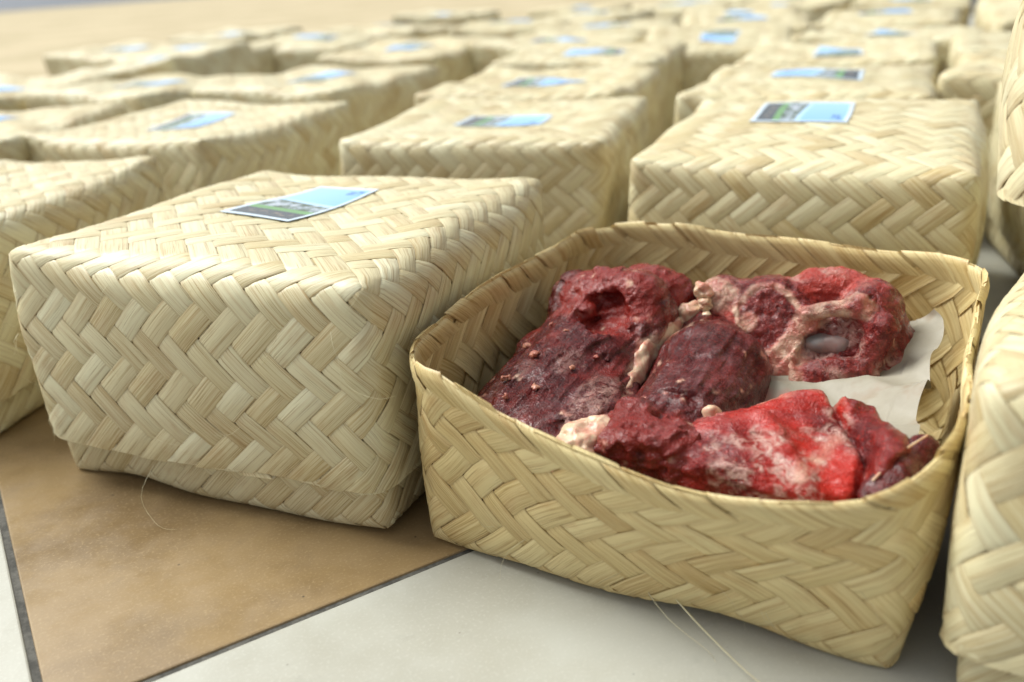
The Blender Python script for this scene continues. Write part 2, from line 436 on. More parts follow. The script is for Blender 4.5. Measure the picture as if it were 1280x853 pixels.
def closed_box(x, y, th, label, seed, single=True, lid_kw={}, base_kw={}, st=None, z=0.0, group=None, tilt=(0, 0), lid_dz=0.0):
    t = empty('woven_box', (x, y, z), th); t.rotation_euler = (tilt[0], tilt[1], th)
    tag(t, label, 'box', group)
    ls = Shape(seed=seed, **{**LIDKW, **lid_kw}); bs = Shape(seed=seed + 1, **{**BASEKW, **base_kw})
    l = weave(t, 'lid', strips_of(ls, seed, fold=-1), single); l.location = (0, 0, LIDZ + lid_dz)
    b = weave(t, 'base', strips_of(bs, seed + 5, fold=0), single); b.location = (0, 0, 0.001)
    if st: sticker(t, ls, *st).location = (0, 0, LIDZ + lid_dz)
    return t

# closed box in front, left of the open one
A = closed_box(-0.1111, 0.4892, -0.4191, 'large closed bamboo box on the brown tile, beside the open box of meat', 1,
               lid_kw=dict(sag=0.0, edge_sag=0.0005, bulge=0.004, rr=0.016, rc=0.006, tilt=(0.0, -0.02)), st=(-0.0065, 0.016, 0.080, 0.046, math.pi / 2 - 0.12))
# open box
def rim_B(a, b):
    f = np.clip((-b - 0.6) / 0.4, 0, 1); f = f * f * (3 - 2 * f)
    mid = np.clip(1 - ((a - 0.25) / 0.95) ** 2, 0, 1)
    return 1.0 - 0.24 * f * mid - 0.05 * np.clip(a, 0, 1)
OPEN = dict(size=0.198, nd=11, flip=True, taper=0.07, sag=0.0, edge_sag=0.0, rr=0.008, bulge=0.004, ears=0.0, rv0=0.008, rv1=0.027, rim=rim_B, front=0.014, wob=0.0014)
B = empty('woven_box', (0.0916, 0.3919, 0.001), -0.5087)
tag(B, 'open woven bamboo box without lid, holding raw meat on paper', 'box')
shB = Shape(seed=31, **OPEN)
weave(B, 'base', strips_of(shB, 33, fold=1, fold_len=1.9, delta=0.00052), True, STRAW)


near = [
 # x, y, th, label, seed, lid, sticker
 (0.2164, 0.6407, -0.4453, 'closed bamboo box right behind the open box, with a picture sticker on its lid', 50, dict(sag=-0.004, tilt=(0.0, 0.05), bulge=0.007), (-0.012, 0.028, 0.066, 0.072, 0.0)),
 (0.0034, 0.7703, -0.3031, 'closed bamboo box behind the front closed box and left of the box behind the meat', 60, dict(sag=0.006, bulge=0.005), (0.0, 0.0, 0.072, 0.05, 0.0)),
 (-0.2769, 0.86, -0.4424, 'closed bamboo box with a gaping dark corner fold, its sticker turned askew', 70, dict(sag=0.006, bulge=0.004, rc=0.002), (0.0, 0.0, 0.05, 0.085, 0.3)),
 (-0.370, 0.600, -0.25, 'closed bamboo box on the floor just behind and left of the front closed box', 80, dict(sag=0.005), None),
 (0.277, 0.270, -0.59, 'closed bamboo box at the bottom of the stack of two beside the open box', 90, dict(bulge=0.008, rr=0.018, rc=0.010), None),
]
for x, y, th, lb, sd, kw, st in near: closed_box(x, y, th, lb, sd, True, kw, {}, st)
closed_box(0.333, 0.372, -0.52, 'closed bamboo box on top of the stack of two beside the open box', 100, True, dict(bulge=0.010, rr=0.032, rc=0.022, taper=0.09), {}, None, z=0.1235)

# ---- the rows behind: three woven variants, copied
VAR = []
for v in range(3):
    ls = Shape(seed=200 + v, **{**LIDKW, **dict(sag=(0.003, -0.004, 0.006)[v], bulge=(0.004, 0.007, 0.003)[v], edge_sag=(0.002, 0.003, 0.001)[v], wob=0.0016)})
    bs = Shape(seed=210 + v, **BASEKW)
    VAR.append((ls, joined('lid', strips_of(ls, 200 + v, fold=-1, seg=2)), joined('base', strips_of(bs, 220 + v, fold=0, seg=2))))
STK = {}
def copy_box(x, y, th, v, label, group=None, st=None, tilt=(0, 0)):
    ls, lm, bm_ = VAR[v]
    t = empty('woven_box', (x, y, 0.001)); t.rotation_euler = (tilt[0], tilt[1], th); tag(t, label, 'box', group)
    link('lid', lm, t).location = (0, 0, LIDZ); link('base', bm_, t)
    if st:
        k = (v, st)
        if k in STK: link('sticker', STK[k], t).location = (0, 0, LIDZ)
        else:
            o = sticker(t, ls, *st); o.location = (0, 0, LIDZ); STK[k] = o.data
    return t
HP = math.pi / 2
STD = [(0.0, 0.0, 0.076, 0.05, 0.0), (0.005, -0.004, 0.076, 0.05, math.pi), (0.0, 0.004, 0.076, 0.05, HP), (-0.004, 0.0, 0.076, 0.05, 0.25)]
GRP = 'closed boxes in the blurred rear rows'
LB = 'closed bamboo box with blue sticker, one of the blurred rear rows of boxes'
mid = [
 (-0.500, 0.900, -0.12, 0, 'closed bamboo box at the left end of the second row, sticker near its edge', 2),
 (0.290, 0.875, -0.42, 1, 'tall-looking closed bamboo box directly behind the one with the sharp sticker', 1),
 (0.050, 0.990, -0.36, 2, 'closed bamboo box two rows behind the front closed box', 0),
 (-0.208, 1.135, -0.50, 0, 'closed bamboo box behind the box with the gaping corner fold', 2),
]
for x, y, th, v, lb, s_ in mid: copy_box(x, y, th, v, lb, None, STD[s_])
copy_box(-0.483, 1.417, -0.30, 2, 'closed bamboo box tipped up on one side in the rear left rows', None, STD[2], tilt=(0.03, -0.10)).location.z = 0.012
rows = [(-0.420, 1.170), (-0.505, 1.640), (-0.640, 1.230), (-0.677, 1.800), (-0.324, 1.750), (-0.550, 2.100), (0.124, 1.258), (0.034, 1.847), (0.397, 1.109), (0.451, 1.804),
        (0.628, 1.550), (0.621, 1.070), (0.524, 0.867), (0.477, 0.650), (0.394, 0.444), (-0.128, 1.500), (-0.200, 1.950), (-0.115, 2.400), (0.207, 2.300),
        (0.200, 2.000), (0.100, 1.479), (0.201, 1.687), (0.401, 2.113), (0.501, 2.325), (0.311, 1.378), (0.408, 1.586), (0.609, 2.015),
        (0.709, 2.227), (0.809, 2.440), (0.525, 1.290), (0.817, 1.917), (0.917, 2.129), (1.017, 2.342), (0.825, 1.393), (0.925, 1.606), (1.025, 1.819)]
OWN = {(0.477, 0.650): 'closed bamboo box squeezed between the stack of two and the box behind the meat',
       (0.524, 0.867): 'closed bamboo box right of the one directly behind the box with the flat picture sticker',
       (0.397, 1.109): 'closed bamboo box third in the column running back from the open box',
       (0.124, 1.258): 'closed bamboo box third in the column behind the one left of the picture-sticker box',
       (-0.640, 1.230): 'closed bamboo box at the edge of the sand, before the tipped-up box',
       (-0.677, 1.800): 'closed bamboo box at the edge of the sand, behind the tipped-up box'}
rg = random.Random(5)
for n, (x, y) in enumerate(rows):
    th = -0.42 + rg.gauss(0, 0.11) + rg.choice([0, 0, HP, math.pi])
    if (x, y) == (0.394, 0.444):
        copy_box(x, y, -0.55, 1, 'closed bamboo box on the floor behind the stack of two', None, None); continue
    copy_box(x, y, th, n % 3, OWN.get((x, y), LB), None if (x, y) in OWN else GRP, STD[rg.randrange(4)], (rg.gauss(0, 0.022), rg.gauss(0, 0.022)))
#MEAT
# ------------------------------------------------------------------ meat: signed-distance modelling
def vnoise(P, seed=0):
    """smooth value noise, vectorised, about -1..1"""
    P = np.asarray(P, float); i = np.floor(P).astype(np.int64); f = P - i; f = f * f * f * (f * (f * 6 - 15) + 10)
    def hsh(a, b, c):
        n = (a * 374761393 + b * 668265263 + c * 2147483647 + seed * 1442695041) & 0xffffffff
        n = ((n ^ (n >> 13)) * 1274126177) & 0xffffffff; n = (n ^ (n >> 16)) & 0xffffff
        return n / 8388607.5 - 1.0
    r = 0
    for dx in (0, 1):
        for dy in (0, 1):
            for dz in (0, 1):
                wgt = (f[..., 0] if dx else 1 - f[..., 0]) * (f[..., 1] if dy else 1 - f[..., 1]) * (f[..., 2] if dz else 1 - f[..., 2])
                r = r + wgt * hsh(i[..., 0] + dx, i[..., 1] + dy, i[..., 2] + dz)
    return r

def fbm(P, freq, octv=3, seed=0, stretch=(1, 1, 1), gain=0.5):
    Q = np.asarray(P) * freq * np.asarray(stretch); r = 0; a = 1.0
    for o in range(octv): r = r + a * vnoise(Q * 2 ** o + 17.3 * o, seed + o); a *= gain
    return r

def ell(P, c, r, rz=0.0, rx=0.0):
    Q = P - np.array(c)
    if rz:
        cc, ss = math.cos(rz), math.sin(rz); Q = np.stack([cc * Q[..., 0] + ss * Q[..., 1], -ss * Q[..., 0] + cc * Q[..., 1], Q[..., 2]], -1)
    if rx:
        cc, ss = math.cos(rx), math.sin(rx); Q = np.stack([Q[..., 0], cc * Q[..., 1] + ss * Q[..., 2], -ss * Q[..., 1] + cc * Q[..., 2]], -1)
    r = np.array(r); k0 = np.linalg.norm(Q / r, axis=-1); k1 = np.linalg.norm(Q / (r * r), axis=-1)
    return k0 * (k0 - 1) / np.maximum(k1, 1e-6)

def cap(P, a, b, ra, rb):
    a, b = np.array(a), np.array(b); ab = b - a
    t = np.clip(((P - a) @ ab) / (ab @ ab), 0, 1)
    return np.linalg.norm(P - a - t[..., None] * ab, axis=-1) - (ra + (rb - ra) * t)

def smin(a, b, k):
    h = np.clip(0.5 + 0.5 * (b - a) / k, 0, 1); return b * (1 - h) + a * h - k * h * (1 - h)

def smax(a, b, k): return -smin(-a, -b, k)

def nets(fn, lo, hi, h):
    """naive surface nets"""
    lo, hi = np.array(lo), np.array(hi); n = np.ceil((hi - lo) / h).astype(int) + 1
    ax = [lo[a] + h * np.arange(n[a]) for a in range(3)]
    G = np.stack(np.meshgrid(*ax, indexing='ij'), -1)
    base, disp = fn if isinstance(fn, tuple) else (fn, None)
    d = base(G)
    if disp is not None:
        nb = np.abs(d) < .011; d[nb] += disp(G[nb])
    d = d.astype(np.float32); ins = d < 0
    c = [ins[dx:n[0] - 1 + dx, dy:n[1] - 1 + dy, dz:n[2] - 1 + dz] for dx in (0, 1) for dy in (0, 1) for dz in (0, 1)]
    cnt = sum(x.astype(np.int8) for x in c); act = (cnt > 0) & (cnt < 8)
    idx = np.argwhere(act); ids = np.full(act.shape, -1, int); ids[act] = np.arange(len(idx))
    acc = np.zeros((len(idx), 3)); num = np.zeros(len(idx))
    cor = [(dx, dy, dz) for dx in (0, 1) for dy in (0, 1) for dz in (0, 1)]
    val = {q: d[idx[:, 0] + q[0], idx[:, 1] + q[1], idx[:, 2] + q[2]] for q in cor}
    for q in cor:
        for a in range(3):
            if q[a]: continue
            q2 = list(q); q2[a] = 1; q2 = tuple(q2); v0, v1 = val[q], val[q2]; m = (v0 < 0) != (v1 < 0)
            t = np.where(m, v0 / np.where(m, v0 - v1, 1), 0); pt = np.tile(np.array(q, float), (len(idx), 1)); pt[:, a] = t
            acc += pt * m[:, None]; num += m
    V = lo + h * (idx + acc / num[:, None]); F = []
    for a in range(3):
        b, e = (a + 1) % 3, (a + 2) % 3
        s0 = [slice(1, -1)] * 3; s0[a] = slice(0, n[a] - 1)
        A = ins[tuple(s0)]; s1 = list(s0); s1[a] = slice(1, n[a]); Bq = ins[tuple(s1)]
        for fl in (False, True):
            e_ = np.argwhere((A & ~Bq) if not fl else (~A & Bq))
            if not len(e_): continue
            e_ = e_ + 1; e_[:, a] -= 1
            def cid(db, de):
                k = e_.copy(); k[:, b] += db; k[:, e] += de; return ids[k[:, 0], k[:, 1], k[:, 2]]
            q = np.stack([cid(-1, -1), cid(0, -1), cid(0, 0), cid(-1, 0)], 1)
            F.append(q if not fl else q[:, ::-1])
    return V, np.concatenate(F)

def blobs(V, lst, jit=0.35, seed=3, freq=160):
    """soft union of spots (centre, radius): 0..1"""
    j = jit * fbm(V, freq, 3, seed); r = np.zeros(len(V))
    for c, rad in lst:
        c = np.array(c); rad = np.array(rad) if hasattr(rad, '__len__') else np.array([rad] * 3)
        d = np.linalg.norm((V - c) / rad, axis=1) + j
        r = np.maximum(r, np.clip((1.15 - d) / 0.4, 0, 1))
    return r

def seg_blob(V, pts, rad, jit=0.3, seed=5, freq=200):
    d = np.full(len(V), 9.0)
    for a, b in zip(pts[:-1], pts[1:]): d = np.minimum(d, cap(V, a, b, 0, 0))
    return np.clip((1.2 - d / rad - jit * fbm(V, freq, 2, seed)) / 0.5, 0, 1)

def mat_meat(name, dark, mid_, bright, fibre_scale=(1, 1, 1), rough=0.32):
    m = N(name); p = m.obj()
    fat, film, red, bone = (m.attr(k) for k in ('fat', 'film', 'red', 'bone'))
    a = m.noise(p, 95.0, 5.0, 0.65); g_ = m.noise(p, 620.0, 4.0, 0.7)
    st = m.noise(m.vmul(p, fibre_scale), 420.0, 4.0, 0.65, 0.6); w_ = m.noise(p, 190.0, 4.0, 0.7, 1.2)
    c = m.mix(m.math('ADD', m.rng(a, 0.36, 0.66, 0.0, 0.5), m.rng(st, 0.36, 0.62, 0.0, 0.5)), tuple(x * 0.7 for x in dark), mid_)
    c = m.mix(m.rng(g_, 0.50, 0.70, 0.0, 0.55), c, bright)
    c = m.mix(m.math('MULTIPLY', red, m.rng(a, 0.3, 0.65, 0.75, 1.0)), c, bright)
    c = m.mix(m.rng(st, 0.64, 0.84, 0.0, 0.18), c, (0.28, 0.09, 0.07))          # pale connective strands
    c = m.mix(m.math('MULTIPLY', film, m.rng(w_, 0.36, 0.6)), c, (0.48, 0.29, 0.24))
    fc = m.mix(m.rng(a, 0.36, 0.62), (0.60, 0.42, 0.31), (0.46, 0.15, 0.11))
    c = m.mix(m.math('MULTIPLY', fat, m.rng(w_, 0.16, 0.36), clamp=True), c, fc)
    c = m.mix(bone, c, m.mix(w_, (0.26, 0.27, 0.26), (0.36, 0.35, 0.32)))
    m.P(Base_Color=c, Roughness=m.rng(w_, 0.35, 0.7, rough - .14, rough + 0.10))
    m.b.inputs['Subsurface Weight'].default_value = 0.12; m.b.inputs['Subsurface Radius'].default_value = (1.0, 0.25, 0.18)
    m.b.inputs['Subsurface Scale'].default_value = 0.003
    m.b.inputs['Specular IOR Level'].default_value = 0.16
    h = m.math('ADD', m.math('MULTIPLY', st, 0.55), m.math('ADD', m.math('ADD', m.math('MULTIPLY', g_, 0.35), m.math('MULTIPLY', m.noise(p, 950.0, 2.0, 0.5), 0.35)), m.math('MULTIPLY', w_, 0.7)))
    m.bump(h, 0.7, 0.0024)
    cb = m.n('Bump', Strength=0.55, Distance=0.0022, Height=m.math('ADD', w_, m.math('MULTIPLY', st, 0.35)))
    m.P(Coat_Weight=m.rng(a, 0.42, 0.62, 0.10, 0.9), Coat_Roughness=0.16, Coat_IOR=1.4, Coat_Normal=cb.outputs[0])
    return m.m

MEAT = mat_meat('meat_dark', (0.050, 0.0045, 0.0045), (0.105, 0.0085, 0.0075), (0.22, 0.021, 0.015), (1.0, 0.16, 1.0))
MEAT_RED = mat_meat('meat_red', (0.07, 0.007, 0.008), (0.15, 0.013, 0.012), (0.44, 0.022, 0.012), (0.45, 0.8, 1.0), 0.22)
MEAT_RED_D = mat_meat('meat_bone', (0.085, 0.009, 0.009), (0.21, 0.022, 0.018), (0.40, 0.050, 0.036), (1.0, 1.0, 0.4), 0.2)

def fat_material(name='fat', c1=(0.64, 0.48, 0.32), c2=(0.52, 0.22, 0.155)):
    m = N(name); p = m.obj(); a = m.noise(p, 120.0, 4.0, 0.6, 0.8); b = m.noise(p, 600.0, 3.0, 0.6)
    c = m.mix(m.rng(a, 0.36, 0.66), c1, c2)
    m.P(Base_Color=c, Roughness=0.34); m.b.inputs['Subsurface Weight'].default_value = 0.25
    m.b.inputs['Subsurface Radius'].default_value = (1.0, 0.45, 0.3); m.b.inputs['Subsurface Scale'].default_value = 0.003
    m.bump(m.math('ADD', a, m.math('MULTIPLY', b, 0.3)), 0.5, 0.0014)
    return m.m
FAT = fat_material(); CRUMB = fat_material('crumb', (0.46, 0.22, 0.14), (0.30, 0.07, 0.05))

BX = Matrix.Translation(Vector((0.0916, 0.3919, 0.001))) @ Matrix.Rotation(-0.5087, 4, 'Z')
def meat_mesh(name, fn, lo, hi, h, mat, masks=None, relax=1):
    V, F = nets(fn, lo, hi, h)
    z = np.zeros(len(V)); at = dict(fat=z, film=z, red=z, bone=z)
    if masks: at.update(masks(V))
    return make_mesh(name, V, F, mat, None, at)
def thing_mesh(name, me, label, cat, shift=(0, 0, 0)):
    o = link(name, me); o.matrix_world = BX @ Matrix.Translation(Vector(shift)); return tag(o, label, cat)

def inside(P):
    """distance to the inner wall of the open box"""
    x, y = P[..., 0], P[..., 1]; k = np.clip(P[..., 2] / .09, 0, 1); h = .089 + .006 * k; r = .022 + .012 * k
    qx, qy = np.abs(x) - (h - r), np.abs(y + .001) - (h - r)
    return np.hypot(np.maximum(qx, 0), np.maximum(qy, 0)) + np.minimum(np.maximum(qx, qy), 0) - r

def rough_surface(P, amp, st=(1, 1, 1), seed=0, lump=1.0):
    """lumps, torn fibres and a fine grain, in metres"""
    return amp * (lump * 0.45 * fbm(P, 45, 2, seed) + 0.55 * np.abs(fbm(P, 190, 2, seed + 7, st)) + 0.16 * fbm(P, 420, 2, seed + 13, st))

def f_m1(P):
    d = cap(P, (-.066, -.078, .036), (-.060, .018, .050), .031, .035)
    d = smin(d, ell(P, (-.038, -.062, .042), (.026, .046, .027)), .014)
    d = smin(d, ell(P, (-.059, .034, .062), (.034, .026, .028)), .010)
    d = smin(d, cap(P, (-.080, .030, .076), (-.046, .026, .080), .015, .0145), .008)
    d = smin(d, cap(P, (-.041, .020, .077), (-.036, .010, .068), .0105, .0095), .005)
    d = smin(d, cap(P, (-.038, .006, .068), (-.052, -.004, .066), .0085, .006), .006)
    d = smin(d, ell(P, (-.050, .056, .070), (.026, .018, .018)), .006)
    d = smin(d, ell(P, (-.088, -.012, .052), (.014, .020, .017)), .006)
    d = smax(d, -(ell(P, (-.054, .003, .0795), (.0115, .017, .0062), .35, .25) + .0016 * fbm(P, 140, 2, 5)), .004)
    d = smin(d, ell(P, (-.066, .006, .078), (.006, .006, .006)), .003)
    return smax(d, inside(P), .004)
f_m1d = lambda P: rough_surface(P, .0030, (1, .14, 1), 1)
def k_m1(V):
    return dict(fat=np.maximum(blobs(V, [((-.030, .002, .060), (.007, .022, .012)), ((-.026, -.055, .055), (.008, .02, .01))]),
                               np.clip((fbm(V, 130, 3, 40) - .85) * 3, 0, 1)),
                film=np.clip(fbm(V, 60, 3, 50, (1, .3, 1)) * 1.8 - .75, 0, 1) * .55,
                red=np.maximum(blobs(V, [((-.055, .02, .085), .03), ((-.05, .055, .08), .025), ((-.088, -.012, .06), .014)]), np.clip(fbm(V, 90, 2, 60) * .8 - .2, 0, .6)))
m1 = thing_mesh('meat_cut', meat_mesh('meat_cut', (f_m1, f_m1d), (-.105, -.105, .012), (.000, .085, .102), .0009, MEAT, k_m1),
                'dark maroon boneless cut of meat with a rolled torn end, against the box wall', 'meat')

def f_m2(P):
    d = cap(P, (-.020, .066, .048), (-.003, .010, .050), .020, .026)
    d = smin(d, cap(P, (-.003, .010, .049), (.000, -.050, .042), .025, .029), .012)
    d = smin(d, ell(P, (.003, -.020, .056), (.021, .044, .018), 0.06), .010)
    d = smin(d, ell(P, (-.003, -.086, .048), (.026, .020, .025)), .007)
    d = smin(d, ell(P, (-.010, -.070, .062), (.013, .013, .013)), .006)
    d = smin(d, ell(P, (.010, -.078, .058), (.015, .016, .016)), .006)
    return smax(d, inside(P), .004)
f_m2d = lambda P: rough_surface(P, .0027, (1, .14, 1), 21) + .0020 * np.abs(fbm(P, 140, 2, 77)) * (P[..., 1] < -.05)
def k_m2(V):
    return dict(fat=np.maximum(blobs(V, [((-.018, .016, .064), (.008, .012, .01)), ((-.024, -.086, .056), (.006, .014, .012))]), np.clip((fbm(V, 140, 3, 41) - .9) * 3, 0, 1)),
                film=np.clip(fbm(V, 55, 3, 51, (1, .3, 1)) * 1.8 - .8, 0, 1) * .55,
                red=np.maximum(blobs(V, [((-.006, -.08, .07), (.024, .02, .015)), ((.012, -.085, .06), .016)]) * .8, np.clip(fbm(V, 80, 2, 61) * .8 - .3, 0, .5)))
m2 = thing_mesh('meat_cut', meat_mesh('meat_cut', (f_m2, f_m2d), (-.058, -.108, .012), (.040, .098, .088), .0009, MEAT, k_m2),
                'glossy dark cut of meat in the middle, with fat at its blunt end', 'meat')
def f_fat(P):
    d = ell(P, (-.027, -.086, .053), (.013, .017, .015)); d = smin(d, ell(P, (-.019, -.078, .060), (.009, .010, .008)), .005)
    d = smin(d, ell(P, (-.036, -.078, .054), (.009, .010, .009)), .004)
    return d + .0022 * np.abs(fbm(P, 160, 3, 90)) - .001
link('fat', meat_mesh('fat', f_fat, (-.055, -.115, .025), (.0, -.05, .085), .001, FAT), m2)
def f_fat1(P):
    d = ell(P, (-.029, .018, .0615), (.0045, .032, .0105), -.12); d = smin(d, ell(P, (-.024, .044, .069), (.006, .008, .006)), .005)
    d = smin(d, cap(P, (-.031, -.012, .058), (-.029, -.076, .056), .0050, .0045), .006)
    return d + .0034 * np.abs(fbm(P, 120, 3, 95, (1, .5, .6))) - .001
link('fat', meat_mesh('fat', f_fat1, (-.06, -.09, .03), (-.005, .065, .09), .001, FAT), m1)

# bone piece: axes along (er) and away from (ed) the open front
ER, ED = (.96, .28), (-.28, .96)
def f_bone(P):
    d = ell(P, (.018, .064, .066), (.030, .026, .027), .28)
    d = smin(d, cap(P, (.014, .058, .056), (.068, .068, .056), .023, .021), .010)
    d = smin(d, ell(P, (.064, .066, .074), (.017, .019, .021), .28), .006)
    d = smin(d, ell(P, (.044, .076, .087), (.018, .012, .010), .28), .004)
    d = smin(d, ell(P, (.034, .074, .088), (.008, .009, .008)), .003)
    d = smin(d, ell(P, (.055, .074, .084), (.007, .008, .008)), .003)
    d = smin(d, ell(P, (-.006, .060, .079), (.014, .014, .013)), .006)
    d = smin(d, ell(P, (.018, .040, .050), (.028, .013, .016), .28), .007)
    d = smin(d, ell(P, (.078, .056, .050), (.015, .015, .015)), .006)
    # round cut face of the muscle, and the open joint socket
    cd, rim = disk_coords(P)
    d = smax(d, np.where(rim < 2.0, cd, -1), .003)
    d = smax(d, -(np.maximum((rim - 1.0) * .012, np.abs(cd) - .0016)), .0025)
    d = smax(d, -(ell(P, (.048, .031, .0675), (.0105, .021, .0078), .28) + .0012 * fbm(P, 130, 2, 15)), .003)
    d = smin(d, ell(P, (.055, .037, .0535), (.021, .010, .0130), .28), .003)
    d = smin(d, cap(P, (.066, .042, .060), (.073, .046, .080), .006, .007), .004)
    d = smin(d, cap(P, (.034, .032, .064), (.041, .023, .046), .0022, .0035), .003)
    d = smin(d, cap(P, (.038, .050, .081), (.060, .051, .087), .004, .0045), .004)
    d = smin(d, cap(P, (.060, .051, .087), (.073, .050, .072), .0045, .004), .004)
    return smax(d, inside(P), .004)
def disk_coords(P):
    nrm = np.array([.16, -.84, .52]); nrm /= np.linalg.norm(nrm); ax = np.array([.98, .19, 0]); ax -= (ax @ nrm) * nrm; ax /= np.linalg.norm(ax); up = np.cross(ax, nrm)
    q = P - np.array([.0185, .0445, .0775]); cd = q @ nrm; a = q @ ax; b = q @ up * -1 if up[2] < 0 else q @ up
    sx = .0118 * np.clip(1.0 + 22 * b, .45, 1.08)                 # shield shape, narrowing downwards
    return cd, np.hypot(a / sx, b / .0150)
f_boned = lambda P: rough_surface(P, .0019, (1, 1, 1), 41)
def k_bone(V):
    cd, rim = disk_coords(V); front = np.abs(cd) < .006; rim = rim + .10 * fbm(V, 120, 2, 8)
    ring = np.clip(1.6 - np.abs(rim - 1.17) / .10, 0, 1) * front * np.clip(.75 + .6 * fbm(V, 90, 2, 12), .15, 1)
    fat = np.maximum.reduce([ring, seg_blob(V, [(.030, .038, .064), (.038, .050, .079), (.060, .051, .088), (.073, .050, .074)], .0052, .35),
                             blobs(V, [((-.012, .052, .085), (.012, .012, .010)), ((.034, .036, .060), (.009, .009, .012)), ((.022, .03, .050), (.02, .008, .006))]) * .7,
                             seg_blob(V, [(.032, .034, .063), (.042, .024, .047)], .0042), blobs(V, [((.0105, .043, .0755), (.0042, .006, .0048))], .15)])
    disk = (rim < 1.02) & front; pale = np.linalg.norm(V - np.array([.0105, .043, .0755]), axis=1) < .006
    e = ell(V, (.048, .031, .0675), (.0105, .021, .0078), .28)
    bone = np.clip(1 - np.abs(e) / .002, 0, 1) * (V[:, 1] > .036) * .35
    red = blobs(V, [((.044, .078, .09), (.024, .018, .016)), ((.01, .035, .055), (.03, .02, .02)), ((.0, .05, .07), (.016, .014, .012)), ((.078, .05, .05), .012)]) * .9
    return dict(fat=fat * (1 - .9 * disk * ~pale), film=np.clip(fbm(V, 70, 3, 53) * 1.5 - .15, 0, 1) * .7 * ~disk, red=red * ~disk, bone=bone)
bone = thing_mesh('meat_on_bone', meat_mesh('meat_on_bone', (f_bone, f_boned), (-.03, .005, .02), (.105, .105, .108), .00085, MEAT_RED_D, k_bone),
                  'knobbly meat on the bone with a round cut face and a grey open joint', 'meat', (-.004, -.004, -.005))
def cart_mat():
    m = N('cartilage'); p = m.obj(); a = m.noise(p, 90.0, 3.0, 0.5)
    m.P(Base_Color=m.mix(m.rng(a, 0.35, 0.65), (0.22, 0.21, 0.20), (0.27, 0.17, 0.15)), Roughness=0.45)
    m.b.inputs['Subsurface Weight'].default_value = 0.2; m.b.inputs['Subsurface Scale'].default_value = 0.003
    return m.m
link('joint_cartilage', meat_mesh('joint_cartilage', lambda P: smin(ell(P, (.047, .0560, .0650), (.0160, .009, .0060), .28), ell(P, (.054, .054, .066), (.006, .008, .006)), .005) + .0007 * fbm(P, 110, 2, 3),
     (.028, .042, .05), (.072, .074, .082), .0008, cart_mat()), bone)
def bead(parent, c, r, sd, name='fat_bead', mat=None, rag=.34):
    f = lambda P: ell(P, c, r, sd * .7) + rag * min(r) * fbm(P, 1.1 / max(r), 3, sd)
    c_, r_ = np.array(c), np.array([max(r)] * 3) * 1.5 + .001
    link(name, meat_mesh(name, f, c_ - r_, c_ + r_, max(r) / 8, mat or FAT), parent)
for n, (c, r) in enumerate([((-.0135, .0485, .087), (.0044, .005, .0046)), ((-.0125, .0455, .0805), (.0036, .004, .0036)), ((-.0095, .042, .0715), (.0034, .004, .0062)),
                            ((.0085, .024, .054), (.0085, .007, .0065)), ((.000, .022, .050), (.005, .006, .004))]): bead(bone, c, r, 100 + n)

# broad bright-red slab
POLY = [(.006, -.060), (.046, -.030), (.076, -.032), (.099, -.062), (.088, -.098), (.020, -.104), (.004, -.082)]
def poly_sd(x, y):
    d = np.full(x.shape, -9.0); k = len(POLY)
    for a in range(k):
        (x0, y0), (x1, y1) = POLY[a], POLY[(a + 1) % k]; ex, ey = x1 - x0, y1 - y0; l = math.hypot(ex, ey)
        d = np.maximum(d, (-(x - x0) * ey + (y - y0) * ex) / l)        # clockwise polygon: outside positive
    return d
def slab_top(x, y): return .0680 + .0110 * np.clip((y + .075) / .045, -1.0, 1) * np.clip((x - .0) / .05, 0.2, 1) + .003 * np.sin(x * 70)
def f_rib(P):
    x, y, z = P[..., 0], P[..., 1], P[..., 2]
    d2 = poly_sd(x, y); top = slab_top(x, y)
    d = smax(smax(d2, z - top, .020), .035 - z, .008)
    # muscle along the outer edge, split off by a deep seam
    d = smin(d, ell(P, (.088, -.070, .056), (.013, .034, .021), .35), .005)
    seam = np.abs((x - .072) * .93 + (y + .06) * .36 + .003 * np.sin(y * 120))
    d = d + .0045 * np.exp(-(seam / .0022) ** 2)
    d = d - .0035 * np.exp(-((((x - .058) * .8 - (y + .085) * -.6)) / .005) ** 2) * (y < -.06)      # the rib showing as a ridge
    d = d - .004 * np.exp(-(((x - .062) / .02) ** 2 + ((y + .040) / .008) ** 2))
    return smax(d, inside(P), .004)
f_ribd = lambda P: np.where(P[..., 0] > .074 - (P[..., 1] + .06) * .39, rough_surface(P, .0026, (1, .4, 1), 55), rough_surface(P, .0024, (.35, 1, 1), 56))
